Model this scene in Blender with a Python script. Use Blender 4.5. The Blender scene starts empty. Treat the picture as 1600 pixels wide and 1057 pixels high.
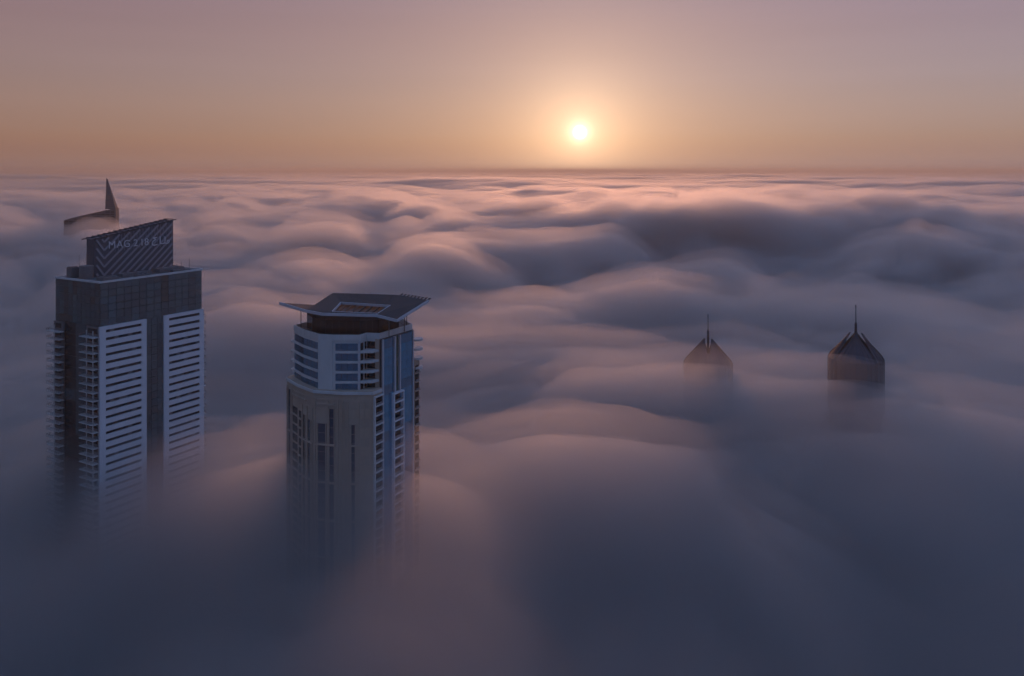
import bpy, math, random
import numpy as np
from mathutils import Vector, Matrix

R = math.radians
S = bpy.context.scene
COL = S.collection
random.seed(7)

# ------------------------------------------------------------------ camera
CAM_Z = 246.0
cam = bpy.data.cameras.new('camera')
cam_o = bpy.data.objects.new('camera', cam)
COL.objects.link(cam_o)
cam.lens = 28.0
cam.sensor_width = 36.0
cam.shift_y = -(528.5 - 267.0) / 1600.0          # level camera, the frame cut from its lower part
cam.clip_start = 1.0
cam.clip_end = 200000.0
cam_o.location = (0, 0, CAM_Z)
cam_o.rotation_euler = (R(90), 0, 0)
S.camera = cam_o

# ------------------------------------------------------------------ sky
SUN_AZ, SUN_EL = R(4.87), R(2.75)
SUN_DIR = Vector((math.sin(SUN_AZ) * math.cos(SUN_EL), math.cos(SUN_AZ) * math.cos(SUN_EL), math.sin(SUN_EL)))


def build_world():
    w = bpy.data.worlds.new('World')
    S.world = w
    w.use_nodes = True
    nt = w.node_tree
    nd, ln = nt.nodes, nt.links
    bg = nd['Background']

    def math_n(op, a, b=None, clamp=False):
        m = nd.new('ShaderNodeMath'); m.operation = op; m.use_clamp = clamp
        for i, v in enumerate((a, b)):
            if v is None: continue
            if isinstance(v, (int, float)): m.inputs[i].default_value = v
            else: ln.new(v, m.inputs[i])
        return m.outputs[0]

    def vscale(col, fac):
        m = nd.new('ShaderNodeVectorMath'); m.operation = 'SCALE'
        if isinstance(col, tuple): m.inputs[0].default_value = col
        else: ln.new(col, m.inputs[0])
        ln.new(fac, m.inputs['Scale'])
        return m.outputs[0]

    def vadd(a, b):
        m = nd.new('ShaderNodeVectorMath'); m.operation = 'ADD'
        ln.new(a, m.inputs[0]); ln.new(b, m.inputs[1])
        return m.outputs[0]

    def ramp(fac, stops):
        r = nd.new('ShaderNodeValToRGB')
        r.color_ramp.interpolation = 'CARDINAL'
        el = r.color_ramp.elements
        while len(el) < len(stops): el.new(0.5)
        for e, (p, c) in zip(el, stops):
            e.position = p; e.color = (*c, 1)
        ln.new(fac, r.inputs[0])
        return r.outputs[0]

    tc = nd.new('ShaderNodeTexCoord')
    d = tc.outputs['Generated']
    nrm = nd.new('ShaderNodeVectorMath'); nrm.operation = 'NORMALIZE'
    ln.new(d, nrm.inputs[0]); d = nrm.outputs[0]
    sep = nd.new('ShaderNodeSeparateXYZ'); ln.new(d, sep.inputs[0])
    el = math_n('MULTIPLY', math_n('ARCSINE', sep.outputs[2]), 2 / math.pi)     # 0..1 over 0..90 deg
    fac = math_n('SQRT', math_n('MAXIMUM', el, 0.0))
    f = lambda deg: math.sqrt(deg / 90.0)
    sunward = ramp(fac, [(0.0, (.265, .168, .155)), (f(0.6), (.300, .182, .155)), (f(1.5), (.322, .185, .142)), (f(2.6), (.345, .212, .162)),
                         (f(6), (.328, .232, .218)), (f(12), (.272, .198, .232)), (f(28), (.18, .20, .29)),
                         (f(55), (.165, .265, .53)), (1.0, (.135, .265, .58))])
    anti = ramp(fac, [(0.0, (.10, .105, .155)), (f(4), (.115, .115, .165)), (f(12), (.115, .12, .185)),
                      (f(30), (.13, .225, .44)), (1.0, (.135, .265, .58))])
    dot = nd.new('ShaderNodeVectorMath'); dot.operation = 'DOT_PRODUCT'
    ln.new(d, dot.inputs[0]); dot.inputs[1].default_value = SUN_DIR
    cosang = dot.outputs['Value']
    # share of the sunward sky: 1 toward the sun, 0 on the far side
    mr = nd.new('ShaderNodeMapRange'); mr.interpolation_type = 'SMOOTHSTEP'
    ln.new(cosang, mr.inputs[0]); mr.inputs[1].default_value = -0.55; mr.inputs[2].default_value = 0.86
    mix = nd.new('ShaderNodeMix'); mix.data_type = 'RGBA'
    ln.new(mr.outputs[0], mix.inputs[0]); ln.new(anti, mix.inputs[6]); ln.new(sunward, mix.inputs[7])
    base = mix.outputs[2]
    # dust lies a little thicker on one side
    sv = nd.new('ShaderNodeVectorMath'); sv.operation = 'MULTIPLY_ADD'
    ln.new(sep.outputs[0], sv.inputs[0]); sv.inputs[1].default_value = (.11, .25, .38); sv.inputs[2].default_value = (.97, 1.01, 1.08)
    sm = nd.new('ShaderNodeVectorMath'); sm.operation = 'MULTIPLY'
    ln.new(base, sm.inputs[0]); ln.new(sv.outputs[0], sm.inputs[1])
    base = sm.outputs[0]
    mpn = nd.new('ShaderNodeMapping'); mpn.inputs['Scale'].default_value = (1.6, 1.6, 26)
    ln.new(d, mpn.inputs[0])
    nz = nd.new('ShaderNodeTexNoise'); nz.inputs['Scale'].default_value = 1.3; nz.inputs['Detail'].default_value = 3
    ln.new(mpn.outputs[0], nz.inputs['Vector'])
    base = vscale(base, math_n('ADD', math_n('MULTIPLY', nz.outputs[0], 0.10), 0.95))
    ang = math_n('MULTIPLY', math_n('ARCCOSINE', math_n('MINIMUM', cosang, 0.9999999)), 180 / math.pi)

    def glow(col, scale):
        return vscale(col, math_n('EXPONENT', math_n('MULTIPLY', ang, -1.0 / scale)))
    total = vadd(base, glow((.40, .245, .13), 11.0))
    # low band of orange spreading along the horizon to both sides of the sun
    ex = math_n('MULTIPLY', math_n('SUBTRACT', sep.outputs[0], SUN_DIR.x), 0.42)
    ez = math_n('SUBTRACT', sep.outputs[2], SUN_DIR.z * 0.8)
    ea = math_n('MULTIPLY', math_n('SQRT', math_n('ADD', math_n('MULTIPLY', ex, ex), math_n('MULTIPLY', ez, ez))), 180 / math.pi)
    band = math_n('MULTIPLY', math_n('EXPONENT', math_n('MULTIPLY', ea, -1 / 3.6)), mr.outputs[0])
    total = vadd(total, vscale((.23, .085, .01), band))
    total = vadd(total, glow((.84, .58, .33), 2.5))
    total = vadd(total, glow((1.7, 1.55, 1.4), 0.36))
    dm = nd.new('ShaderNodeMapRange'); dm.interpolation_type = 'SMOOTHSTEP'
    ln.new(ang, dm.inputs[0])
    dm.inputs[1].default_value = 0.56; dm.inputs[2].default_value = 0.16
    dm.inputs[3].default_value = 0.0; dm.inputs[4].default_value = 1.0
    total = vadd(total, vscale((4.0, 3.7, 3.3), dm.outputs[0]))
    ln.new(total, bg.inputs[0])
    bg.inputs[1].default_value = 1.0
    w.cycles.sampling_method = 'MANUAL'
    w.cycles.sample_map_resolution = 512


build_world()

# ------------------------------------------------------------------ sun
sun = bpy.data.lights.new('sun', 'SUN')
sun.energy = 1.22
sun.angle = R(6.0)                                # seen through a dusty haze, shadows stay soft
sun.color = (1.0, 0.44, 0.24)
sun_o = bpy.data.objects.new('sun', sun)
COL.objects.link(sun_o)
sun_o.location = SUN_DIR * 2000 + Vector((0, 0, 300))
sun_o.rotation_euler = SUN_DIR.to_track_quat('Z', 'Y').to_euler()

# ------------------------------------------------------------------ exposure and render settings
S.view_settings.view_transform = 'Standard'
S.view_settings.look = 'None'
S.view_settings.exposure = 0.0
S.view_settings.gamma = 1.0
S.view_settings.use_curve_mapping = False
cy = S.cycles
cy.volume_bounces = 2
cy.max_bounces = 6
cy.diffuse_bounces = 2
cy.glossy_bounces = 2
cy.transparent_max_bounces = 48
cy.sample_clamp_indirect = 4.0
cy.use_adaptive_sampling = True
cy.adaptive_threshold = 0.08
cy.adaptive_min_samples = 16
cy.use_denoising = True
try:
    cy.denoiser = 'OPENIMAGEDENOISE'
except Exception:
    pass


# ------------------------------------------------------------------ helpers
def tag(o, label=None, cat=None, group=None, kind=None):
    for k, v in (('label', label), ('category', cat), ('group', group), ('kind', kind)):
        if v: o[k] = v
    return o


def empty(name, loc=(0, 0, 0), rz=0.0):
    o = bpy.data.objects.new(name, None)
    COL.objects.link(o)
    o.location = loc
    o.rotation_euler = (0, 0, rz)
    o.empty_display_size = 5
    return o


class MB:
    """collects shapes, builds one mesh object"""
    def __init__(self):
        self.v, self.f = [], []

    def poly(self, pts):
        b = len(self.v); self.v += [tuple(p) for p in pts]
        self.f.append(tuple(range(b, b + len(pts))))

    def prism(self, bottom, top):
        n = len(bottom); b = len(self.v)
        self.v += [tuple(p) for p in bottom] + [tuple(p) for p in top]
        self.f.append(tuple(range(b + n - 1, b - 1, -1)))
        self.f.append(tuple(range(b + n, b + 2 * n)))
        for i in range(n):
            j = (i + 1) % n
            self.f.append((b + i, b + j, b + n + j, b + n + i))

    def box(self, x0, x1, y0, y1, z0, z1):
        q = [(x0, y0), (x1, y0), (x1, y1), (x0, y1)]
        self.prism([(x, y, z0) for x, y in q], [(x, y, z1) for x, y in q])

    def plan(self, pts, z0, z1):
        self.prism([(p[0], p[1], z0) for p in pts], [(p[0], p[1], z1) for p in pts])

    def bar(self, a, b, w, h=None):
        """square bar between two points"""
        a, b = Vector(a), Vector(b); h = h or w
        d = (b - a).normalized()
        up = Vector((0, 0, 1)) if abs(d.z) < 0.95 else Vector((1, 0, 0))
        s = d.cross(up).normalized() * (w / 2); t = s.cross(d).normalized() * (h / 2)
        q = [s + t, -s + t, -s - t, s - t]
        self.prism([a + c for c in q], [b + c for c in q])

    def tube(self, a, b, r0, r1=None, n=10):
        a, b = Vector(a), Vector(b); r1 = r0 if r1 is None else r1
        d = (b - a).normalized()
        up = Vector((0, 0, 1)) if abs(d.z) < 0.95 else Vector((1, 0, 0))
        s = d.cross(up).normalized(); t = s.cross(d).normalized()
        q = [s * math.cos(2 * math.pi * i / n) + t * math.sin(2 * math.pi * i / n) for i in range(n)]
        self.prism([a + c * r0 for c in q], [b + c * r1 for c in q])

    def build(self, name, mat, parent=None, smooth=False):
        me = bpy.data.meshes.new(name)
        me.from_pydata(self.v, [], self.f)
        me.materials.append(mat)
        if smooth: me.shade_smooth()
        me.update()
        import bmesh
        bm = bmesh.new(); bm.from_mesh(me)
        bmesh.ops.recalc_face_normals(bm, faces=bm.faces)
        bm.to_mesh(me); bm.free()
        o = bpy.data.objects.new(name, me)
        COL.objects.link(o)
        if parent is not None: o.parent = parent
        return o


def inst(name, me, parent, loc=(0, 0, 0), rz=0.0, mat=None):
    o = bpy.data.objects.new(name, me)
    COL.objects.link(o)
    o.parent = parent
    o.location = loc
    o.rotation_euler = (0, 0, rz)
    if mat is not None:
        o.material_slots[0].link = 'OBJECT'
        o.material_slots[0].material = mat
    return o


def surf(name, col, rough=0.6, noise=0.12, scale=0.35, metallic=0.0, spec=0.5, streak=0.0):
    m = bpy.data.materials.new(name)
    m.use_nodes = True
    nt = m.node_tree; nd, ln = nt.nodes, nt.links
    b = nd['Principled BSDF']
    b.inputs['Roughness'].default_value = rough
    b.inputs['Metallic'].default_value = metallic
    b.inputs['Specular IOR Level'].default_value = spec
    tc = nd.new('ShaderNodeTexCoord')
    mp = nd.new('ShaderNodeMapping'); mp.inputs['Scale'].default_value = (1, 1, 0.25 if streak else 1)
    ln.new(tc.outputs['Object'], mp.inputs[0])
    n1 = nd.new('ShaderNodeTexNoise'); n1.inputs['Scale'].default_value = scale
    n1.inputs['Detail'].default_value = 6; n1.inputs['Roughness'].default_value = 0.62
    ln.new(mp.outputs[0], n1.inputs['Vector'])
    r = nd.new('ShaderNodeValToRGB')
    e = r.color_ramp.elements
    e[0].position, e[1].position = 0.28, 0.72
    e[0].color = (*[c * (1 - noise) for c in col], 1)
    e[1].color = (*[min(1, c * (1 + noise)) for c in col], 1)
    ln.new(n1.outputs[0], r.inputs[0]); ln.new(r.outputs[0], b.inputs['Base Color'])
    n2 = nd.new('ShaderNodeMapRange'); ln.new(n1.outputs[0], n2.inputs[0])
    n2.inputs[3].default_value = max(0.02, rough - 0.06); n2.inputs[4].default_value = min(1, rough + 0.08)
    ln.new(n2.outputs[0], b.inputs['Roughness'])
    return m


M = {
    'white': surf('white_render', (.60, .60, .62), .55, .07, .25, streak=1),
    'offwhite': surf('grey_white_concrete', (.50, .49, .48), .65, .10, .3, streak=1),
    'stone': surf('beige_stone', (.40, .305, .235), .75, .12, .22, streak=1),
    'stone2': surf('beige_stone_course', (.375, .29, .23), .75, .14, .3, streak=1),
    'stone_dark': surf('brown_stone', (.062, .054, .052), .75, .14, .3),
    'blind': surf('window_blind', (.13, .125, .13), .8, .2, .9),
    'frame': surf('dark_frame', (.035, .036, .04), .45, .1, .8),
    'roof': surf('roof_gravel', (.125, .115, .11), .9, .25, .5),
    'plant': surf('grey_plant_housing', (.14, .13, .13), .7, .15, .5),
    'canopy': surf('grey_metal_canopy', (.052, .046, .046), .75, .14, .25, spec=.3),
    'fascia': surf('pale_fascia', (.42, .42, .45), .5, .06, .4),
    'slat': surf('pale_metal_slat', (.25, .25, .275), .5, .08, .6, metallic=.2),
    'panel': surf('dark_sign_panel', (.075, .075, .09), .6, .15, .5),
    'letter': surf('letter_steel', (.55, .57, .60), .4, .05, .5, metallic=.2),
    'spire': surf('dark_slate_metal', (.038, .043, .058), .5, .18, .25),
    'mast': surf('mast_steel', (.035, .038, .05), .5, .08, .5),
    'far': surf('far_tower_cladding', (.065, .068, .082), .6, .12, .12),
    'green': surf('green_glass_infill', (.06, .085, .06), .25, .1, .5),
    'ground': surf('asphalt_ground', (.05, .05, .05), .9, .3, .01),
}


def glass(name, col, rough=.09, metallic=0.0):
    return surf(name, col, rough, .12, .3, metallic=metallic, spec=.5)


G = {
    'win': glass('window_glass_dark', (.014, .017, .026), .12),
    'g0': glass('coated_glass_teal', (.145, .19, .205), .10, .75),
    'g1': glass('coated_glass_slate', (.12, .15, .165), .10, .75),
    'g2': glass('coated_glass_brown', (.125, .115, .11), .14, .75),
    'g3': glass('coated_glass_blue', (.14, .195, .225), .10, .75),
    'blue': glass('coated_tower_glass_blue', (.13, .34, .50), .10, .75),
    'blue2': glass('coated_tower_glass_deep_blue', (.13, .25, .36), .10, .75),
    'bronze': glass('bronze_glass', (.030, .024, .024), .14),
    'low': glass('coated_glass_navy', (.075, .095, .14), .12, .6),
    'dark': glass('window_glass_black', (.010, .011, .015), .15),
}

# ------------------------------------------------------------------ ground, far below the fog
gb = MB()
gb.poly([(-90000, -20000, 0), (90000, -20000, 0), (90000, 90000, 0), (-90000, 90000, 0)])
tag(gb.build('ground', M['ground']), kind='structure')


# ------------------------------------------------------------------ fog sea
def vnoise(x, y, seed):
    """gradient noise, about -1..1"""
    xi, yi = np.floor(x).astype(np.int64), np.floor(y).astype(np.int64)
    xf, yf = x - xi, y - yi

    def grad(ix, iy):
        h = (ix * 374761393 + iy * 668265263 + seed * 974634777) & 0xFFFFFFFF
        h = ((h ^ (h >> 13)) * 1274126177) & 0xFFFFFFFF
        h = (h ^ (h >> 16)) & 0xFFFF
        a = h / 65536.0 * 2 * np.pi
        return np.cos(a), np.sin(a)
    u = xf * xf * xf * (xf * (xf * 6 - 15) + 10)
    v = yf * yf * yf * (yf * (yf * 6 - 15) + 10)
    out = 0
    for dx, wx in ((0, 1 - u), (1, u)):
        for dy, wy in ((0, 1 - v), (1, v)):
            gx, gy = grad(xi + dx, yi + dy)
            out = out + wx * wy * (gx * (xf - dx) + gy * (yf - dy))
    return out * 1.5


# mounds and hollows of the near fog: x, y, radius x, radius y, turn (deg), height
MOUNDS = [
    # round the two near towers
    (-190, 350, 100, 55, 0, 1), (-68, 286, 46, 44, 0, 29), (-120, 225, 90, 50, 0, -7), (-300, 420, 110, 90, 0, 6),
    # long ridge winding from the foreground to the spires
    (-36, 190, 40, 46, 20, 20), (-16, 262, 32, 40, 22, 8), (20, 322, 36, 40, 25, 10), (50, 356, 44, 30, 10, 10),
    (95, 450, 60, 26, 0, 9), (165, 442, 60, 26, -12, 9), (228, 402, 55, 30, -35, 10), (265, 345, 55, 36, -50, 9),
    # hollows beside it
    (125, 225, 85, 70, 0, -14), (150, 340, 80, 40, -10, -5), (70, 405, 40, 22, 0, -5), (205, 462, 50, 30, 0, 10), (128, 516, 70, 36, 0, -13), (-30, 420, 50, 60, 0, -7),
    # billows behind
    (40, 545, 58, 26, 8, 15), (-25, 590, 60, 30, 0, -6), (-5, 705, 95, 42, 0, 17), (105, 640, 60, 40, 0, -8), (225, 715, 105, 42, -6, 18),
    (-190, 570, 80, 40, 0, 14), (-330, 700, 160, 60, 0, 12), (420, 640, 140, 60, -10, 8), (380, 820, 200, 60, 0, -8),
    (190, 930, 190, 60, 0, 16),  # ridge added to keep the sun off the fog on its near side
    # wide hollow and the bright bank beyond it
    (330, 1080, 430, 190, 6, -26), (150, 1380, 240, 90, -6, 20), (620, 1750, 420, 120, 4, 20), (-330, 1150, 240, 110, 0, 14),
    (-665, 1240, 280, 150, 0, -10), (-575, 1085, 90, 45, 0, -20), (-655, 1225, 120, 60, 0, 14), (1300, 1500, 400, 160, 0, 16),
]


def fog_height(x, y, cell):
    dist = np.sqrt(x * x + y * y)
    wx = x + 70 * vnoise(x / 310, y / 310, 11) + 160 * vnoise(x / 1300, y / 900, 12) + 16 * vnoise(x / 95, y / 95, 15)
    wy = y + 60 * vnoise(x / 310, y / 310, 13) + 120 * vnoise(x / 1300, y / 900, 14) + 16 * vnoise(x / 95, y / 95, 16)
    h = np.full_like(x, 127.0)
    far = np.clip((dist - 430) / 650, 0, 1); far = far * far * (3 - 2 * far)
    bank = np.clip((dist - 600) / 900, 0, 1); bank = bank * bank * (3 - 2 * bank)
    h += 30 * bank
    mid = 1 - .42 * np.clip((dist - 1100) / 2200, 0, 1)         # farther out the billows are lower
    deep = np.clip((dist - 2500) / 5000, 0, 1)
    for lx, ly, amp_near, amp_far, seed, kind in (
            (2600, 2100, 2, 16, 1, 0), (1000, 800, 3, 14, 2, 0), (430, 380, 4, 36, 3, 1),
            (210, 190, 7, 40, 4, 1), (110, 100, 9, 24, 5, 1), (58, 52, 4.0, 8.0, 6, 1), (31, 28, 1.6, 3.0, 7, 1)):
        keep = np.clip((min(lx, ly) / cell - 3.0) / 4.0, 0, 1)
        n = vnoise(wx / lx + seed * 7.3, wy / ly - seed * 3.1, seed)
        if kind: n = 1.7 * np.sqrt(n * n + 0.004) - 0.55         # rounded billows, creased valleys
        h += keep * (amp_near + (amp_far - amp_near) * far) * ((1 + deep * 1.0) if lx > 800 else mid) * n
    for mx, my, rx, ry, a, amp in MOUNDS:
        c, s = math.cos(R(a)), math.sin(R(a))
        dx, dy = x - mx, y - my
        p, q = (dx * c + dy * s) / rx, (-dx * s + dy * c) / ry
        h += amp * np.exp(-(p * p + q * q))
    return h


FINE, GROW = 0.0068, 1.0115


def fog_layer(name, label, drop, density, albedo, aniso, loose=0.0):
    # rings whose spacing grows with distance, finer sectors to the north
    th = [-R(52)]
    while th[-1] < R(52): th.append(th[-1] + FINE)
    rest = 2 * math.pi - (th[-1] - th[0]); n = int(rest / 0.045)
    th = np.array(th + [th[-1] + rest * k / n for k in range(1, n)])
    rs = [70.0]
    while rs[-1] < 45000: rs.append(rs[-1] * GROW)
    rs = np.array(rs)
    T, RR = np.meshgrid(th, rs)
    X, Y = RR * np.sin(T), RR * np.cos(T)
    H = fog_height(X, Y, RR * (GROW - 1) * 1.0) - drop
    if loose:                                                   # the veil is uneven, it does not copy the body below
        H += loose * (vnoise(X / 140, Y / 120, 41) + .6 * vnoise(X / 63, Y / 57, 42)) * np.clip(4 - RR / 900, 0, 1)
    nr, ns = X.shape
    top = np.stack([X, Y, H], -1).reshape(-1, 3)
    zb = 20.0 + drop * 0.3
    mid = [[0, 0, float(H[0].mean())]]
    low = top[(nr - 1) * ns:].copy(); low[:, 2] = zb
    V = np.concatenate([top, low, mid, [[0, 0, zb]]])
    idx = np.arange(nr * ns).reshape(nr, ns); nxt = np.roll(idx, -1, 1)
    quads = np.stack([idx[:-1], idx[1:], nxt[1:], nxt[:-1]], -1).reshape(-1, 4)
    l = nr * ns + np.arange(ns); l2 = np.roll(l, -1)
    side = np.stack([idx[-1], l, l2, nxt[-1]], -1)
    quads = np.concatenate([quads, side])
    cm, cb = nr * ns + ns, nr * ns + ns + 1
    tris = np.concatenate([np.stack([np.full(ns, cm), idx[0], nxt[0]], -1), np.stack([l, np.full(ns, cb), l2], -1)])
    quads, tris = quads[:, ::-1], tris[:, ::-1]                 # all faces look outward
    me = bpy.data.meshes.new(name)
    nq, ntri = len(quads), len(tris)
    me.vertices.add(len(V)); me.vertices.foreach_set('co', V.astype(np.float32).ravel())
    me.loops.add(nq * 4 + ntri * 3)
    me.loops.foreach_set('vertex_index', np.concatenate([quads.ravel(), tris.ravel()]).astype(np.int32))
    me.polygons.add(nq + ntri)
    me.polygons.foreach_set('loop_start', np.concatenate([np.arange(nq) * 4, nq * 4 + np.arange(ntri) * 3]).astype(np.int32))
    me.update(calc_edges=True); me.validate()
    mat = bpy.data.materials.new(name + '_air')
    mat.use_nodes = True
    nt = mat.node_tree
    nt.nodes.remove(nt.nodes['Principled BSDF'])
    # droplets scatter, a little dust absorbs; both even through the layer
    big = max(albedo)
    sc = nt.nodes.new('ShaderNodeVolumeScatter')
    sc.inputs['Color'].default_value = (*[c / big for c in albedo], 1)
    sc.inputs['Density'].default_value = density * big
    sc.inputs['Anisotropy'].default_value = aniso
    ab = nt.nodes.new('ShaderNodeVolumeAbsorption')
    ab.inputs['Color'].default_value = (0, 0, 0, 1)
    ab.inputs['Density'].default_value = density * (1 - big)
    ad = nt.nodes.new('ShaderNodeAddShader')
    nt.links.new(sc.outputs[0], ad.inputs[0]); nt.links.new(ab.outputs[0], ad.inputs[1])
    nt.links.new(ad.outputs[0], nt.nodes['Material Output'].inputs['Volume'])
    me.materials.append(mat)
    o = bpy.data.objects.new(name, me)
    COL.objects.link(o)
    return tag(o, label, 'fog', kind='stuff')


FOG_ALBEDO = (.94, .94, .95)
fog_layer('fog_veil', 'thin torn mist lying over the tops of the fog billows', -7.0, 0.0065, FOG_ALBEDO, 0.7, 6.0)
fog_layer('fog', 'sea of thick billowing fog with pink lit crests reaching to the horizon', 8.0, 0.028, FOG_ALBEDO, 0.7)


# ------------------------------------------------------------------ tower with sign wall
def sign_tower():
    W, D, TOP, CROWN = 52.0, 33.0, 199.4, 180.5
    FL = 3.3
    t = empty('residential_tower', (-172.5, 333.0, 0), R(60))
    tag(t, 'tall white and dark glass tower with slanted sign wall on its roof', 'tower')
    rnd = random.Random(3)
    # dark body behind the cladding
    m = MB()
    m.box(0.6, W - 0.6, 0.6, D - 0.6, 0, TOP - 0.7)
    m.build('wall', M['frame'], t)
    # joints between panes show the body; panes proud of it
    def pane_grid(a0, a1, z0, z1, nc, nr, place, tints, weights):
        dw, dz = (a1 - a0) / nc, (z1 - z0) / nr
        mp = MB()
        if place == 'front': mp.box(0.07, dw - 0.07, -0.12, 0.06, 0.07, dz - 0.07)
        else: mp.box(-0.12, 0.06, 0.07, dw - 0.07, 0.07, dz - 0.07)
        me = None
        for i in range(nc):
            col = rnd.choices(tints, weights)[0]
            for j in range(nr):
                if rnd.random() < .45: col = rnd.choices(tints, weights)[0]
                a, z = a0 + i * dw, z0 + j * dz
                loc = (a, 0.55, z) if place == 'front' else (0.55, a, z)
                if me is None:
                    o = mp.build('pane', G['g1'], t); me = o.data; o.location = loc
                    o.material_slots[0].link = 'OBJECT'; o.material_slots[0].material = G[col]
                else:
                    inst('pane', me, t, loc, mat=G[col])
    mix = (['g0', 'g1', 'g2', 'g3'], [5, 4, .8, 1.0])
    pane_grid(0.6, W - 0.6, CROWN, TOP - 0.5, 14, 6, 'front', *mix)
    pane_grid(0.6, D - 0.6, CROWN, TOP - 0.5, 10, 6, 'side', ['g1', 'g2', 'g0'], [4, 3, 2])
    pane_grid(21.9, 30.5, 84.8, CROWN, 3, 29, 'front', ['g1', 'g0', 'g2'], [5, 3, 1])
    pane_grid(9.6, 25.6, 84.8, CROWN, 2, 20, 'side', ['dark', 'g1'], [4, 2])
    # white panels with a slot window on each storey
    NF = 30
    zs = [CROWN - 1.5 - FL * k for k in range(NF)]
    for x0, x1, w0, w1 in ((0.0, 21.8, 2.65, 19.4), (30.6, W, 33.1, 49.8)):
        m = MB()
        m.box(x0, w0, -0.35, 0.62, 0, CROWN)
        m.box(w1, x1, -0.35, 0.62, 0, CROWN)
        top = CROWN
        for z in zs:
            m.box(w0, w1, -0.35, 0.62, z, top); top = z - 1.22
        m.box(w0, w1, -0.35, 0.62, 0, top)
        m.build('facade_panel', M['white'], t)
        mw = MB(); mw.box(0.0, w1 - w0, 0, 0.3, -1.22, 0)
        o = mw.build('window', G['win'], t); o.location = (w0, 0.25, zs[0])
        wins = [o] + [inst('window', o.data, t, (w0, 0.25, z)) for z in zs[1:]]
        mbl = MB(); mbl.box(0, 2.0, -.03, -.004, -1.16, -.1); bd = None
        for q in wins:                                    # a few drawn blinds
            for k in range(8):
                if rnd.random() < .13:
                    if bd is None:
                        bo = mbl.build('blind', M['blind'], q); bd = bo.data
                    else: bo = inst('blind', bd, q)
                    bo.location = (.05 + k * (w1 - w0) / 8, 0, 0)
    # corner bay and far bay on the left face: pale walls, windows, balconies
    for y0, y1 in ((0.0, 9.2), (25.8, D)):
        m = MB()
        m.box(-0.02, 0.61, y0 + (0.62 if y0 == 0 else 0), y1, 0, CROWN - 0.3)
        m.build('bay_wall', M['plant'], t)
        mw = MB(); mw.box(-0.12, 0.0, 0, y1 - y0 - 3.0, 0, 2.0)
        md = None
        for k in range(NF):
            loc = (-0.04, y0 + 1.6, CROWN - 3.0 - FL * k)
            if md is None:
                o = mw.build('bay_window', G['dark'], t); o.location = loc; md = o.data
            else: inst('bay_window', md, t, loc)
    def balconies(boxes, rails, start, n):
        mb = MB()
        for b in boxes: mb.box(*b)
        o = mb.build('balcony', M['offwhite'], t); o.location = (0, 0, start)
        mr = MB()
        for a, b, w in rails: mr.bar(a, b, w)
        r = mr.build('railing', M['plant'], o)
        for k in range(1, n):
            q = inst('balcony', o.data, t, (0, 0, start - FL * k))
            inst('railing', r.data, q)
    def rail_path(pts):
        out = []
        for a, b in zip(pts[:-1], pts[1:]):
            out.append(((a[0], a[1], 1.05), (b[0], b[1], 1.05), .10))
            out.append(((a[0], a[1], 0.6), (b[0], b[1], 0.6), .05))
            n = max(2, int(math.dist(a, b) / 1.3))
            for k in range(n + 1):
                p = (a[0] + (b[0] - a[0]) * k / n, a[1] + (b[1] - a[1]) * k / n)
                out.append(((p[0], p[1], 0), (p[0], p[1], 1.0), .07))
        return out
    st = CROWN - 4.2
    balconies([(-2.6, -0.03, 0.4, 10.4, -0.30, 0), (-2.5, -2.28, 0.6, 0.85, 0, FL - .32), (-2.5, -2.28, 5.2, 5.45, 0, FL - .32)],
              rail_path([(-0.1, 0.5), (-2.5, 0.5), (-2.5, 10.3), (-0.1, 10.3)]), st, NF - 1)
    balconies([(-2.6, -0.03, 25.0, D + 1.2, -0.30, 0), (-2.5, -2.28, 28.2, 28.45, 0, FL - .32)],
              rail_path([(-0.1, 25.1), (-2.5, 25.1), (-2.5, D + 1.1), (-0.1, D + 1.1)]), st, NF - 1)
    balconies([(W - 0.55, W + 2.7, 1.4, 10.0, -0.28, 0)],
              rail_path([(W + 0.1, 1.5), (W + 2.6, 1.5), (W + 2.6, 9.9)]), st, NF - 1)
    # roof: parapet rim, deck, plant, tanks
    m = MB(); m.box(0.9, W - 0.9, 0.9, D - 0.9, TOP - 0.69, TOP - 0.55); m.build('roof_deck', M['roof'], t)
    m = MB()
    for b in ((0.2, W - 0.2, 0.2, 0.85), (0.2, W - 0.2, D - 0.85, D - 0.2), (0.2, 0.85, 0.85, D - 0.85), (W - 0.85, W - 0.2, 0.85, D - 0.85)):
        m.box(*b, TOP - 0.68, TOP + 0.12)
    m.build('parapet', M['offwhite'], t)
    z = TOP - 0.54
    m = MB(); m.plan([(6.4 + 2.9 * math.cos(a), 19.5 + 2.9 * math.sin(a)) for a in np.linspace(0, 2 * math.pi, 17)[:-1]], z, z + 5.6)
    m.build('water_tank', M['plant'], t)
    for x0, x1, y0, y1, h in ((3, 6.5, 25, 28.5, 4.6), (16, 30, 8, 12, 1.5), (34, 47, 7.5, 13, 1.9), (5, 12, 5, 10, 1.3), (20, 26, 3.5, 6, 1.0), (38, 44, 3.2, 5.6, 1.2)):
        m = MB(); m.box(x0, x1, y0, y1, z, z + h)
        for k in range(3):
            xx = x0 + (x1 - x0) * (k + .5) / 3
            m.box(xx - .5, xx + .5, y0 + .6, y1 - .6, z + h, z + h + .35)
        m.build('roof_plant', M['plant'], t)
    for x, y, h in ((3.8, 20.5, 10.5), (7.6, 21.5, 10.5), (46.5, 3.0, 6.0), (49, 12, 3.5)):
        m = MB(); m.tube((x, y, z), (x, y, z + h), .10, .05, 6); m.box(x - .35, x + .35, y - .04, y + .04, z + h * .8, z + h * .8 + .08)
        m.build('antenna', M['mast'], t)
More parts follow.
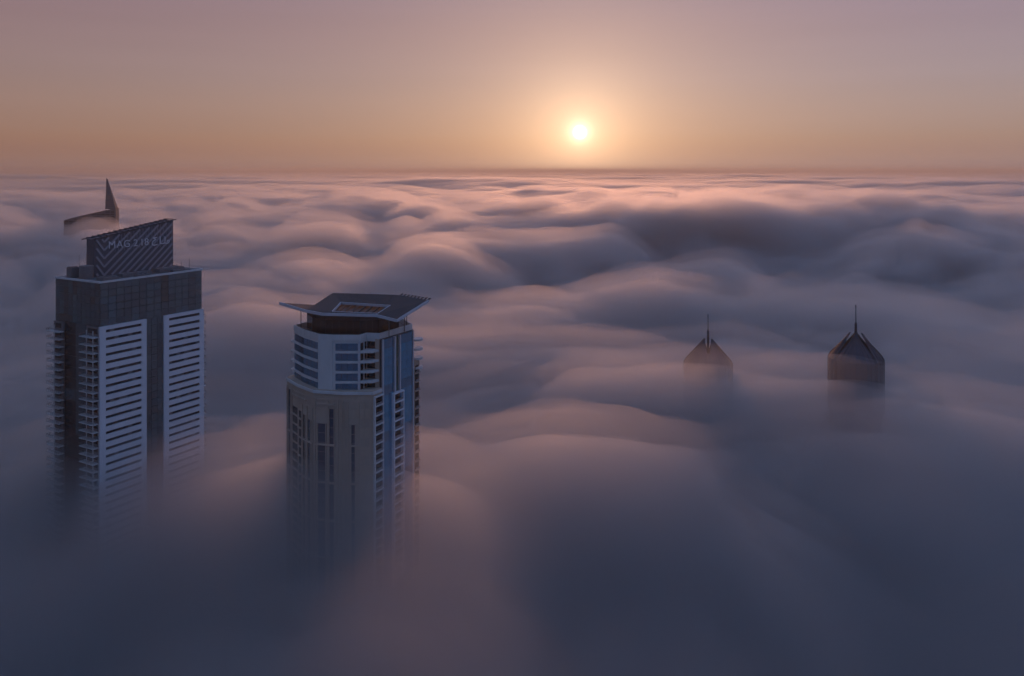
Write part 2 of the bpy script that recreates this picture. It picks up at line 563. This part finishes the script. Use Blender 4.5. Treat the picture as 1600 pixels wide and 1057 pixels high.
    # sign wall
    x0, x1, ya, yb = 10.3, 50.5, 20.0, 25.5
    zl, zr = 215.6, 222.0
    m = MB()
    m.prism([(x0, ya, z), (x1, ya, z), (x1, yb, z), (x0, yb, z)], [(x0, ya, zl), (x1, ya, zr), (x1, yb, zr), (x0, yb, zl)])
    sw = m.build('sign_wall', M['panel'], t)
    m = MB(); m.bar((x0 - 2.0, ya - .5, zl - .1), (x1 + 1.4, ya - .5, zr + .35), .35, .45); m.bar((x0 - 2.0, yb + .3, zl - .1), (x1 + 1.4, yb + .3, zr + .35), .35, .45)
    for k in range(16):
        f = (k + .5) / 16; xx = x0 - 1 + (x1 - x0 + 1.5) * f; zz = zl + (zr - zl) * (xx - x0) / (x1 - x0) + .55
        m.box(xx - .12, xx + .12, ya - 1.1, yb + .6, zz - .1, zz + .25)
    m.build('top_rail', M['mast'], sw)
    # herringbone slats
    def ztop(x): return zl + (zr - zl) * (x - x0) / (x1 - x0) - .5
    ax = x0 + 4.6
    def slat(a, b):
        mm = MB(); mm.bar((a[0], ya - .16, a[1]), (b[0], ya - .16, b[1]), .30, .85)
        mm.build('slat', M['slat'], sw)
    zz = z - 44
    while zz < zr:
        # right arm rises to the right at 45 degrees from the spine
        sx, sz = ax, zz
        if sz < z + .4: sx += (z + .4 - sz); sz = z + .4
        ex, ez = sx, sz
        while ex + .25 <= x1 - .3 and ez + .22 <= ztop(ex + .25): ex += .25; ez += .22
        if sx < x1 - 1 and ez - sz > .8: slat((sx, sz), (ex, ez))
        # left arm rises to the left, steeper
        if zz > z - 6:
            sx, sz = ax, zz
            if sz < z + .4: sx -= (z + .4 - sz) / 1.35; sz = z + .4
            ex, ez = sx, sz
            while ex - .2 >= x0 + .9 and ez + .27 <= ztop(ex - .2): ex -= .2; ez += .27
            if ez - sz > .8: slat((sx, sz), (ex, ez))
        zz += 3.7
    for k in range(26):                         # fine upright hatching behind the lettering
        xx = x0 + 10 + k * 1.55
        if xx < x1 - .5: 
            mm = MB(); mm.box(xx - .09, xx + .09, ya - .09, ya - .001, 209.5, ztop(xx) - .2); mm.build('slat', M['slat'], sw)
    # lettering
    def letter_mesh(ch, size):
        cu = bpy.data.curves.new('letter', 'FONT'); cu.body = ch; cu.size = size; cu.extrude = .12; cu.offset = -0.03
        ob = bpy.data.objects.new('letter', cu); COL.objects.link(ob)
        dg = bpy.context.evaluated_depsgraph_get(); dg.update()
        me = bpy.data.meshes.new_from_object(ob.evaluated_get(dg))
        bpy.data.objects.remove(ob)
        me.materials.clear(); me.materials.append(M['letter'])
        return me
    for ch, xx in zip('MAG218', (16.6, 20.6, 24.0, 29.0, 32.2, 34.6)):
        o = inst('letter', letter_mesh(ch, 4.7), sw, (xx, ya - .5, 211.0))
        o.rotation_euler = (R(90), 0, 0)
    def stroke(pts):
        mm = MB()
        for a, b in zip(pts[:-1], pts[1:]): mm.bar((a[0], ya - .5, a[1]), (b[0], ya - .5, b[1]), .24, .42)
        mm.build('letter', M['letter'], sw)
    stroke([(41.2, 214.2), (39.2, 214.2), (40.6, 213.4), (39.0, 212.4), (38.6, 211.3), (39.6, 210.6), (41.4, 210.9)])
    stroke([(43.0, 214.6), (43.0, 211.2), (44.6, 211.1), (45.6, 211.3)])
    stroke([(45.6, 214.4), (45.6, 211.3), (46.8, 210.9), (48.0, 211.6), (47.9, 212.6), (46.9, 212.4), (46.9, 211.6)])
    return t


sign_tower()


# ------------------------------------------------------------------ tower with winged canopy
def canopy_tower():
    t = empty('residential_tower', (-62.0, 306.0, 0))
    tag(t, 'beige stone tower with blue glass and a winged canopy over its roof', 'tower')
    OX, OY = 62.0, -306.0
    L = lambda p: (p[0] + OX, p[1] + OY)
    u, v = Vector((.4695, .8829)), Vector((-.8829, .4695))
    nr = Vector((.8829, -.4695))                       # outward from the right face
    ZU0, ZU1 = 167.0, 186.7                            # upper block
    FLU = 3.62
    P = [(-83.6, 306.0), (-77.6, 297.2), (-70.1, 288.9), (-64.7, 287.5), (-54.8, 287.4), (-53.2, 291.4), (-48.3, 290.4), (-38.8, 308.0), (-46, 325), (-72, 332)]
    P = [Vector(p) for p in P]
    Q = [(-86.2, 305.2), (-79.4, 296.0), (-71.6, 287.9), (-60.5, 285.3), (-49.9, 285.5), (-47.3, 290.3), (-37.6, 308.5), (-45, 327), (-73, 335)]
    Q = [Vector(q) for q in Q]
    m = MB(); m.plan([L(q) for q in Q], 0, ZU0); m.build('lower_block', M['stone'], t)
    m = MB(); m.plan([L(p) for p in P], ZU0 + .003, ZU1 - 2.1); ub = m.build('upper_block', M['offwhite'], t)

    def place(o, a, b, s, z):
        """stand a piece on the facet a-b, s metres along it; its own +y faces outward"""
        d = (b - a).normalized(); p = a + d * s
        o.location = (p.x + OX, p.y + OY, z)
        o.rotation_euler = (0, 0, math.atan2(d.y, d.x))
    cache = {}

    def piece(name, size, mat, a, b, s, z, out=0.0, parent=None):
        """box w x depth x h on a facet; outward is -y in facet frame when a-b runs left to right"""
        w, dp, h = size
        k = (name, round(w, 2), round(dp, 2), round(h, 2), mat.name, round(out, 3))
        if k not in cache:
            mm = MB(); mm.box(0, w, -out - dp, -out, 0, h)
            o = mm.build(name, mat, t); cache[k] = o.data
        else:
            o = inst(name, cache[k], t)
        place(o, a, b, s, z)
        return o

    def ln_(a, b): return (b - a).length
    # --- upper block: parapet band follows the outline, proud of the wall
    def ring(name, pts, off, z0, z1, mat, closed=False, thick=None):
        c = Vector((-62, 306))
        mm = MB()
        n = len(pts)
        for i in range(n if closed else n - 1):
            a, b = pts[i], pts[(i + 1) % n]
            d = (b - a).normalized(); o = Vector((d.y, -d.x))
            def mit(k):
                # offset of corner k outward
                p0, p1, p2 = pts[(k - 1) % n], pts[k % n], pts[(k + 1) % n]
                d0, d1 = (p1 - p0).normalized(), (p2 - p1).normalized()
                if not closed and k == 0: d0 = d1
                if not closed and k == n - 1: d1 = d0
                n0, n1 = Vector((d0.y, -d0.x)), Vector((d1.y, -d1.x))
                q = (n0 + n1).normalized(); return p1 + q * (off / max(.5, q.dot(n0))), p1 - q * ((thick or .4) / max(.5, q.dot(n0)))
            oa, ia = mit(i); ob, ib = mit((i + 1) % n if closed else i + 1)
            quad = [L(oa), L(ob), L(ib), L(ia)]
            mm.plan(quad, z0, z1)
        return mm.build(name, mat, t)
    ring('parapet', P, .25, ZU1 - 2.1, ZU1, M['offwhite'], True, .35)
    m = MB(); m.plan([L(p) for p in P], ZU1 - 2.097, ZU1 - 1.9); m.build('roof_deck', M['roof'], t)
    # left windows wrap two facets, front windows one, a band between storeys
    for k in range(5):
        z = ZU1 - 2.4 - FLU * (k + 1) + .35
        for a, b, s0, s1 in ((P[0], P[1], .5, None), (P[1], P[2], 0.0, -.6), (P[3], P[4], 1.0, -.6)):
            s1 = ln_(a, b) + (s1 or 0)
            piece('window', (s1 - s0, .12, FLU - 1.05), G['blue2'], a, b, s0, z)
            piece('floor_band', (s1 - s0 + .3, .55, .75), M['offwhite'], a, b, s0 - .15, z - .9)
            n = 4 if s1 - s0 > 8 else 3
            for j in range(1, n):
                piece('mullion', (.12, .2, FLU - 1.05), M['frame'], a, b, s0 + (s1 - s0) * j / n, z)
        # corner balcony recess
        for a, b in ((P[4], P[5]), (P[5], P[6])):
            piece('balcony_opening', (ln_(a, b) - .5, .1, FLU - 1.0), G['dark'], a, b, .25, z)
        mm = MB()
        c0, c1, c2 = L(P[4]), L((-50.4, 287.9)), L(P[6])
        mm.plan([c0, c1, c2, L(P[5])], z - 1.0, z - .1)
        mm.build('balcony', M['offwhite'], t)
        piece('pier', (.35, .35, FLU - .9), M['offwhite'], P[4], P[5], 1.9, z - .1, out=.11)
        # small curved balconies at the back right
        mm = MB()
        if k < 4: mm.plan([(L(P[7])[0] + 1.5 + 2.6 * math.cos(an), L(P[7])[1] + 2.0 + 2.6 * math.sin(an)) for an in np.linspace(-2.0, 1.6, 9)], z - 1.0, z - .2)
        if k < 4: mm.build('balcony', M['offwhite'], t)
        mm = MB()
        mm.plan([(L(P[0])[0] - .2 + 1.6 * math.cos(an), L(P[0])[1] + 1.5 + 1.6 * math.sin(an)) for an in np.linspace(1.6, 4.4, 7)], z - 1.0, z - .55)
        mm.build('balcony', M['offwhite'], t)
    piece('pier', (5.6, .25, ZU1 - 2.1 - ZU0), M['offwhite'], P[2], P[3], 0.0, ZU0)
    piece('pier', (.8, .5, ZU1 - 2.1 - ZU0), M['fascia'], P[3], P[4], ln_(P[3], P[4]) - .75, ZU0)
    piece('pier', (1.6, .3, ZU1 - 2.1 - ZU0), M['stone'], P[5], P[6], ln_(P[5], P[6]) - 1.6, ZU0, out=.0)
    # --- right face: two tall strips of blue glass, fins between
    A, B = P[6], P[7]
    FL = 3.4
    rows = int((ZU1 - 2.3 - 88) / FL)
    for s0, s1 in ((.5, 6.6), (10.6, 18.4)):
        for k in range(rows):
            z = ZU1 - 2.3 - FL * (k + 1)
            g = G['blue'] if (k * 7 + int(s0)) % 5 else G['blue2']
            w = (s1 - s0) / 2
            for j in range(2):
                piece('pane', (w - .08, .35, FL - .10), g, A, B, s0 + j * w, z, out=1.0)
    piece('wall', (20.0, 1.0, ZU1 - 2.1), M['frame'], A, B, 0, 0)
    for s in (6.65, 9.7):
        piece('fin', (.8, .95, ZU1 - 2.3 - 164), M['fascia'], A, B, s, 164, out=1.0)
    piece('infill_strip', (2.1, .3, ZU1 - 2.3 - 164), M['green'], A, B, 7.5, 164, out=1.0)
    piece('fin', (.5, .7, ZU1 - 2.2), M['fascia'], A, B, 0.0, 0, out=1.0)
    piece('fin', (.5, .7, ZU1 - 2.2), M['fascia'], A, B, 18.6, 0, out=1.0)
    # centre stack of framed balconies
    for k in range(21):
        z = 163.2 - FL * k
        piece('balcony', (6.2, 1.7, .45), M['white'], A, B, 5.5, z, out=1.0)
        piece('balcony_opening', (5.2, .3, FL - .45), G['dark'], A, B, 6.0, z - FL + .45, out=1.0)
        piece('railing', (5.3, .10, .9), M['plant'], A, B, 5.95, z - FL + .45, out=2.3)
        for s in (5.5, 11.25):
            piece('pier', (.45, 1.6, FL - .46), M['white'], A, B, s, z - FL + .455, out=1.0)
    # near-corner stack on the lower block
    C0, C1 = Q[4], Q[5]
    lc = ln_(C0, C1)
    for k in range(22):
        z = 164.4 - FL * k
        piece('balcony', (lc - .2, .9, .5), M['offwhite'], C0, C1, .3, z, out=0)
        piece('balcony_opening', (lc - 1.3, .1, FL - .5), G['dark'], C0, C1, .9, z - FL + .5)
        piece('pier', (.5, .8, FL - .5), M['offwhite'], C0, C1, .3, z - FL + .5, out=0)
        piece('railing', (lc - 1.4, .08, .9), M['plant'], C0, C1, .9, z - FL + .5, out=.6)
    # far wing with open loggias
    wa = Vector((-39.2, 308.2)); wing = [wa - u * .6, wa - u * .6 + nr * 2.0, wa + nr * 2.0 + u * 3.0, wa + u * 3.0]
    m = MB(); m.plan([L(p) for p in wing], 0, 172.5); m.build('side_wing', M['stone'], t)
    for k in range(23):
        z = 168.2 - FL * k
        piece('loggia_opening', (2.4, .1, 2.5), G['dark'], wing[1], wing[2], .6, z)
        piece('balcony', (3.4, .6, .4), M['stone'], wing[1], wing[2], .1, z - .6)
        piece('railing', (2.4, .08, .8), M['plant'], wing[1], wing[2], .6, z - .2, out=.4)
        piece('loggia_opening', (1.1, .1, 2.5), G['dark'], wing[0], wing[1], .45, z)
    # --- lower block front: bands, fins and tall windows
    top = 160.0
    def strip(a, b, s0, s1, ztop, mat, fin=True, rail=False, n=20, h=3.4):
        for k in range(n):
            z = ztop - h * (k + 1)
            piece('window', (s1 - s0, .10, h - (.9 if rail else .16)), mat, a, b, s0, z, out=.03)
            if rail: piece('balcony', (s1 - s0 + .3, .6, .45), M['stone'], a, b, s0 - .15, z - .5)
        if fin:
            for s in (s0 - .38, s1 + .06):
                piece('fin', (.32, .55, ztop - 60), M['stone'], a, b, s, 60)
    l0, l1, l2, l3 = (ln_(Q[i], Q[i + 1]) for i in range(4))
    strip(Q[0], Q[1], 2.0, 4.6, 163.0, G['low'])
    strip(Q[0], Q[1], 6.2, l0 - .6, 158.5, G['dark'], False, True)
    strip(Q[1], Q[2], .5, 2.4, 158.0, G['dark'], False, True)
    strip(Q[1], Q[2], 3.8, 5.6, 156.5, G['dark'])
    strip(Q[1], Q[2], 7.3, 9.3, 155.5, G['low'])
    strip(Q[2], Q[3], 1.7, 4.6, 155.0, G['low'])
    strip(Q[2], Q[3], 6.2, 7.9, 160.5, G['low'])
    strip(Q[3], Q[4], 3.0, 4.2, 155.0, G['low'])
    for a, b, ss, zt in ((Q[0], Q[1], (.5, 1.2, 5.6), 164), (Q[1], Q[2], (2.9, 6.4, 10.4), 160), (Q[2], Q[3], (.3, 5.3, 9.3, 11.0), 164), (Q[3], Q[4], (.2, 1.6, 5.4, 7.4, 9.6), 163)):
        for q_ in ss:
            piece('pilaster', (.42, .42, zt - 60), M['stone'], a, b, q_, 60)
    for a, b, s0, s1 in ((Q[0], Q[1], 6.0, l0 - .3), (Q[1], Q[2], .2, 5.9), (Q[2], Q[3], 1.3, 8.2)):
        piece('panel_frame', (s1 - s0, .5, .6), M['stone2'], a, b, s0, 161.6)
        piece('panel_frame', (s1 - s0, .35, .35), M['stone'], a, b, s0, 163.4)
    for k in range(22):                                   # cladding joints, storey by storey
        for a, b in zip(Q[:4], Q[1:5]):
            piece('cladding_course', ((b - a).length - .3, .06, 3.28), M['stone'] if k % 2 else M['stone2'], a, b, .15, 160.6 - 3.4 * k)
    for a, b, s0, s1 in ((Q[0], Q[1], 1.4, 5.2), (Q[1], Q[2], 3.2, l1 - .2), (Q[2], Q[3], .4, 8.4), (Q[3], Q[4], 2.4, 5.6)):
        for k in range(5):
            piece('floor_band', (s1 - s0, .8, .55), M['stone'], a, b, s0, 155.6 - 13.6 * k - 13.6 * 0 - 8.4)
    ring('ledge', Q[:6], .45, ZU0 - 1.3, ZU0 - .3, M['offwhite'], False, .3)
    # --- penthouse under the canopy
    pen = [(-79, 307), (-75.0, 299.5), (-69.0, 294.6), (-56.0, 293.4), (-49.5, 295.0), (-43.5, 306), (-50, 314), (-68, 318)]
    m = MB(); m.plan([L(p) for p in pen], ZU1 - 1.895, 193.2); m.build('penthouse', M['stone_dark'], t)
    for a, b in zip(pen[:5], pen[1:6]):
        a, b = Vector(a), Vector(b); n = max(2, int((b - a).length / 2.2))
        for j in range(n):
            w = (b - a).length / n
            piece('pane', (w - .12, .08, 5.0), G['bronze'], a, b, j * w + .06, ZU1 - 1.0)
    for x, y, z1 in ((-80.6, 304.2, 194.2), (-40.9, 303.0, 194.9), (-45.4, 294.0, 193.0), (-40.4, 305.6, 195.6)):
        m = MB(); m.tube((*L((x, y)), ZU1 - 1.9), (*L((x, y)), z1), .16, .16, 8); m.build('canopy_post', M['plant'], t)
    # --- canopy: (s along v, t along u, z)
    pts = {'F': (-41.5, 287.0, 192.2), 'F1': (-49.2, 289.0, 193.7), 'F2': (-69.0, 290.0, 194.0), 'F3': (-75.8, 293.0, 194.6), 'LT': (-87.6, 300.0, 196.3),
           'N': (-77.2, 312.0, 193.4), 'BL': (-73.3, 325.6, 196.0), 'BR': (-45.2, 310.6, 197.6), 'R': (-31.7, 303.5, 196.7),
           'h0': (-49.0, 291.2, 193.75), 'h1': (-66.0, 292.2, 194.3), 'h2': (-66.4, 309.0, 194.9), 'h3': (-45.7, 299.0, 195.4)}
    def C(x, y, z): return (x + OX, y + OY, z)
    def mixp(a, b, f): return Vector(C(*pts[a])).lerp(Vector(C(*pts[b])), f)
    def panel(name, keys, mat, th=.7):
        top_ = [C(*pts[k]) for k in keys]
        m = MB(); m.prism([(x, y, z - th) for x, y, z in top_], top_); return m.build(name, mat, t)
    panel('canopy_panel', ['F', 'F1', 'h0', 'h3', 'BR', 'R'][:1] + ['R', 'BR', 'h3', 'h0', 'F1'], M['canopy'])
    panel('canopy_panel', ['F1', 'h0', 'h1', 'F2'], M['canopy'])
    panel('canopy_panel', ['h3', 'BR', 'BL', 'h2'], M['canopy'])
    panel('canopy_panel', ['h2', 'BL', 'N', 'F3', 'F2', 'h1'], M['canopy'])
    panel('canopy_wing', ['F3', 'N', 'LT'], M['canopy'])
    def fascia(keys, h=1.0):
        m = MB()
        for a, b in zip(keys[:-1], keys[1:]):
            pa, pb = Vector(C(*pts[a])), Vector(C(*pts[b])); m.bar(pa - Vector((0, 0, .3)), pb - Vector((0, 0, .3)), .35, h)
        m.build('fascia', M['fascia'], t)
    fascia(['LT', 'F3', 'F2', 'F1', 'F', 'R'])
    fascia(['h0', 'h1', 'h2', 'h3', 'h0'], .9)
    for k in range(9):                                    # louvre blades at the raised corner
        a = mixp('R', 'BR', (k + .2) / 9.5); b = a + Vector((.7, 1.6, .45))
        m = MB(); m.bar(a, b, .9, .18); m.build('louvre', M['canopy'], t)
    for k in range(7):
        f = (k + .6) / 7.2
        m = MB(); m.bar(mixp('h0', 'h1', f) - Vector((0, 0, 1.0)), mixp('h3', 'h2', f) - Vector((0, 0, 1.0)), .3, .6); m.build('canopy_beam', M['stone_dark'], t)
    for k in range(9):                                    # standing seams
        f = (k + .5) / 9
        up = Vector((0, 0, .04))
        m = MB(); m.bar(mixp('h3', 'h2', f) + up, mixp('BR', 'BL', f) + up, .12, .12); m.build('seam', M['canopy'], t)
    return t


canopy_tower()


# ------------------------------------------------------------------ twin towers with petal crowns
def petal_tower(loc, rz, label):
    t = empty('spire_tower', loc, rz)
    tag(t, label, 'tower', 'towers with petal crowns')
    return t


SH = 138.0


def petal_parts(t):
    oc = lambda r: [(r * math.cos(2 * math.pi * i / 16), r * math.sin(2 * math.pi * i / 16)) for i in range(16)]
    m = MB(); m.plan(oc(14.2), 0, SH - 2); m.build('shaft', M['spire'], t)
    m = MB()
    m.prism([(x, y, SH - 1.997) for x, y in oc(13.6)], [(x, y, SH + 3.2) for x, y in oc(2.0)])
    m.build('inner_roof', M['spire'], t)
    m = MB(); m.tube((0, 0, SH + 2), (0, 0, SH + 18.2), .9, .68, 12); m.build('mast', M['mast'], t)
    m = MB(); m.tube((0, 0, SH + 18.2), (0, 0, SH + 27.6), .26, .2, 8); m.tube((0, 0, SH + 27.6), (0, 0, SH + 28.6), .42, .3, 8)
    m.build('mast_tip', M['mast'], t)
    rows = [(SH - 34, 15.3, 44.6), (SH - 2.6, 15.3, 44.6), (SH - .6, 14.2, 44.3), (SH + 2.6, 11.4, 43), (SH + 5.6, 8.6, 38), (SH + 8.6, 6.1, 27), (SH + 11.2, 4.1, 13), (SH + 12.4, 3.3, 3)]
    for i in range(4):
        def T(r, an, z):
            a = math.pi / 2 * i + R(an); return (r * math.cos(a), r * math.sin(a), z)
        mm = MB()
        fr = (-1, -.5, 0, .5, 1)
        for (z0, r0, h0), (z1, r1, h1) in zip(rows[:-1], rows[1:]):
            for f0, f1 in zip(fr[:-1], fr[1:]):
                mm.prism([T(r0 - .6, h0 * f0, z0), T(r0 - .6, h0 * f1, z0), T(r0, h0 * f1, z0), T(r0, h0 * f0, z0)],
                         [T(r1 - .6, h1 * f0, z1), T(r1 - .6, h1 * f1, z1), T(r1, h1 * f1, z1), T(r1, h1 * f0, z1)])
        o = mm.build('petal', M['spire'], t)
        for s in (-.96, -.72, -.48, -.24, 0, .24, .48, .72, .96):
            mm = MB()
            for (z0, r0, h0), (z1, r1, h1) in zip(rows[:-1], rows[1:]):
                mm.bar(T(r0 + .1, h0 * s, z0), T(r1 + .1, h1 * s, z1), .3, .3)
            mm.build('rib', M['mast'], o)


ta = petal_tower((202.9, 470, 0), R(66.6), 'dark domed spire tower standing higher above the fog, on the far right')
petal_parts(ta)
tb = ta.copy(); COL.objects.link(tb)
tb.location = (128, 520, -14.5); tb.rotation_euler = (0, 0, R(31.2))
tb['label'] = 'dark domed spire tower sunk deeper in the fog, nearer the winged canopy tower'
for ch in list(ta.children):
    c = ch.copy(); COL.objects.link(c); c.parent = tb
    for g in ch.children:
        d = g.copy(); COL.objects.link(d); d.parent = c


# ------------------------------------------------------------------ far tower with a blade spire
def blade_tower():
    t = empty('blade_spire_tower', (-652.8, 1250, 0))
    tag(t, 'distant hazy tower with one sharp triangular blade spire on top', 'tower')
    x0, x1, xs = -50.7, 30.6, 13.9                      # left, right, foot of the spire
    zl, zr, zt = 168.0, 187.0, 233.5
    m = MB()
    prof = [(x0, 0)] + [(x0 + (x1 - x0) * f, zl + (zr - zl) * (f ** .88) * 1.0) for f in np.linspace(0, 1, 13)] + [(x1, 0)]
    m.prism([(x, 0, z) for x, z in prof], [(x, 11, z) for x, z in prof])
    m.build('wall', M['far'], t)
    m = MB()
    zb = zr - 1.5
    m.prism([(xs, 1, zb), (x1 - .1, 1, zb), (x1 - .1, 9, zb), (xs, 9, zb)], [(xs, 4.6, zt), (xs + 1.2, 4.6, zt - .5), (xs + 1.2, 5.4, zt - .5), (xs, 5.4, zt)])
    sp = m.build('spire', M['far'], t)
    m = MB(); m.bar((xs + .3, .8, zb), (xs + .3, 4.5, zt + .2), .6); m.build('edge_rib', M['plant'], sp)
    m = MB(); m.bar((x1, .8, zb), (xs + 1.4, 4.5, zt - .5), .6); m.build('edge_rib', M['plant'], sp)
    for k in range(11):
        z = zb + 2 + 3.4 * k; f = (z - zb) / (zt - zb)
        m = MB(); m.box(xs + .6, x1 - (x1 - xs) * f - .6, 0.7 + 3.6 * f, 1.1 + 3.6 * f, z, z + .4); m.build('louvre', M['plant'], sp)
    mw = MB(); mw.box(0, 5.6, -.2, 0, 0, 2.0); md = None
    for k in range(12):
        z = 180 - 3.7 * k
        for j in range(11):
            x = x0 + 1.4 + j * 7.2
            if x + 5.6 > x1: continue
            if z + 2.8 > zl + (zr - zl) * ((x - x0) / (x1 - x0)) ** .88: continue
            if md is None:
                o = mw.build('window', G['win'], t); md = o.data; o.location = (x, -.01, z)
            else: inst('window', md, t, (x, -.01, z))


blade_tower()


# ------------------------------------------------------------------ thin dust haze in the air
def haze_box(density):
    m = MB(); m.box(-60000, 60000, -15000, 60000, -2, CAM_Z + 40)
    mat = bpy.data.materials.new('haze_air'); mat.use_nodes = True
    nt = mat.node_tree; nt.nodes.remove(nt.nodes['Principled BSDF'])
    sc = nt.nodes.new('ShaderNodeVolumeScatter')
    dust = (.80, .69, .53, 1)                                   # share of the light the dust scatters, the rest it takes
    sc.inputs['Color'].default_value = dust
    sc.inputs['Density'].default_value = density
    sc.inputs['Anisotropy'].default_value = 0.42
    ab = nt.nodes.new('ShaderNodeVolumeAbsorption')
    ab.inputs['Color'].default_value = dust
    ab.inputs['Density'].default_value = density
    ad = nt.nodes.new('ShaderNodeAddShader')
    nt.links.new(sc.outputs[0], ad.inputs[0]); nt.links.new(ab.outputs[0], ad.inputs[1])
    nt.links.new(ad.outputs[0], nt.nodes['Material Output'].inputs['Volume'])
    o = m.build('haze', mat)
    return tag(o, 'thin warm dust haze melting the far fog into the sky', 'haze', kind='stuff')


haze_box(1 / 10000)
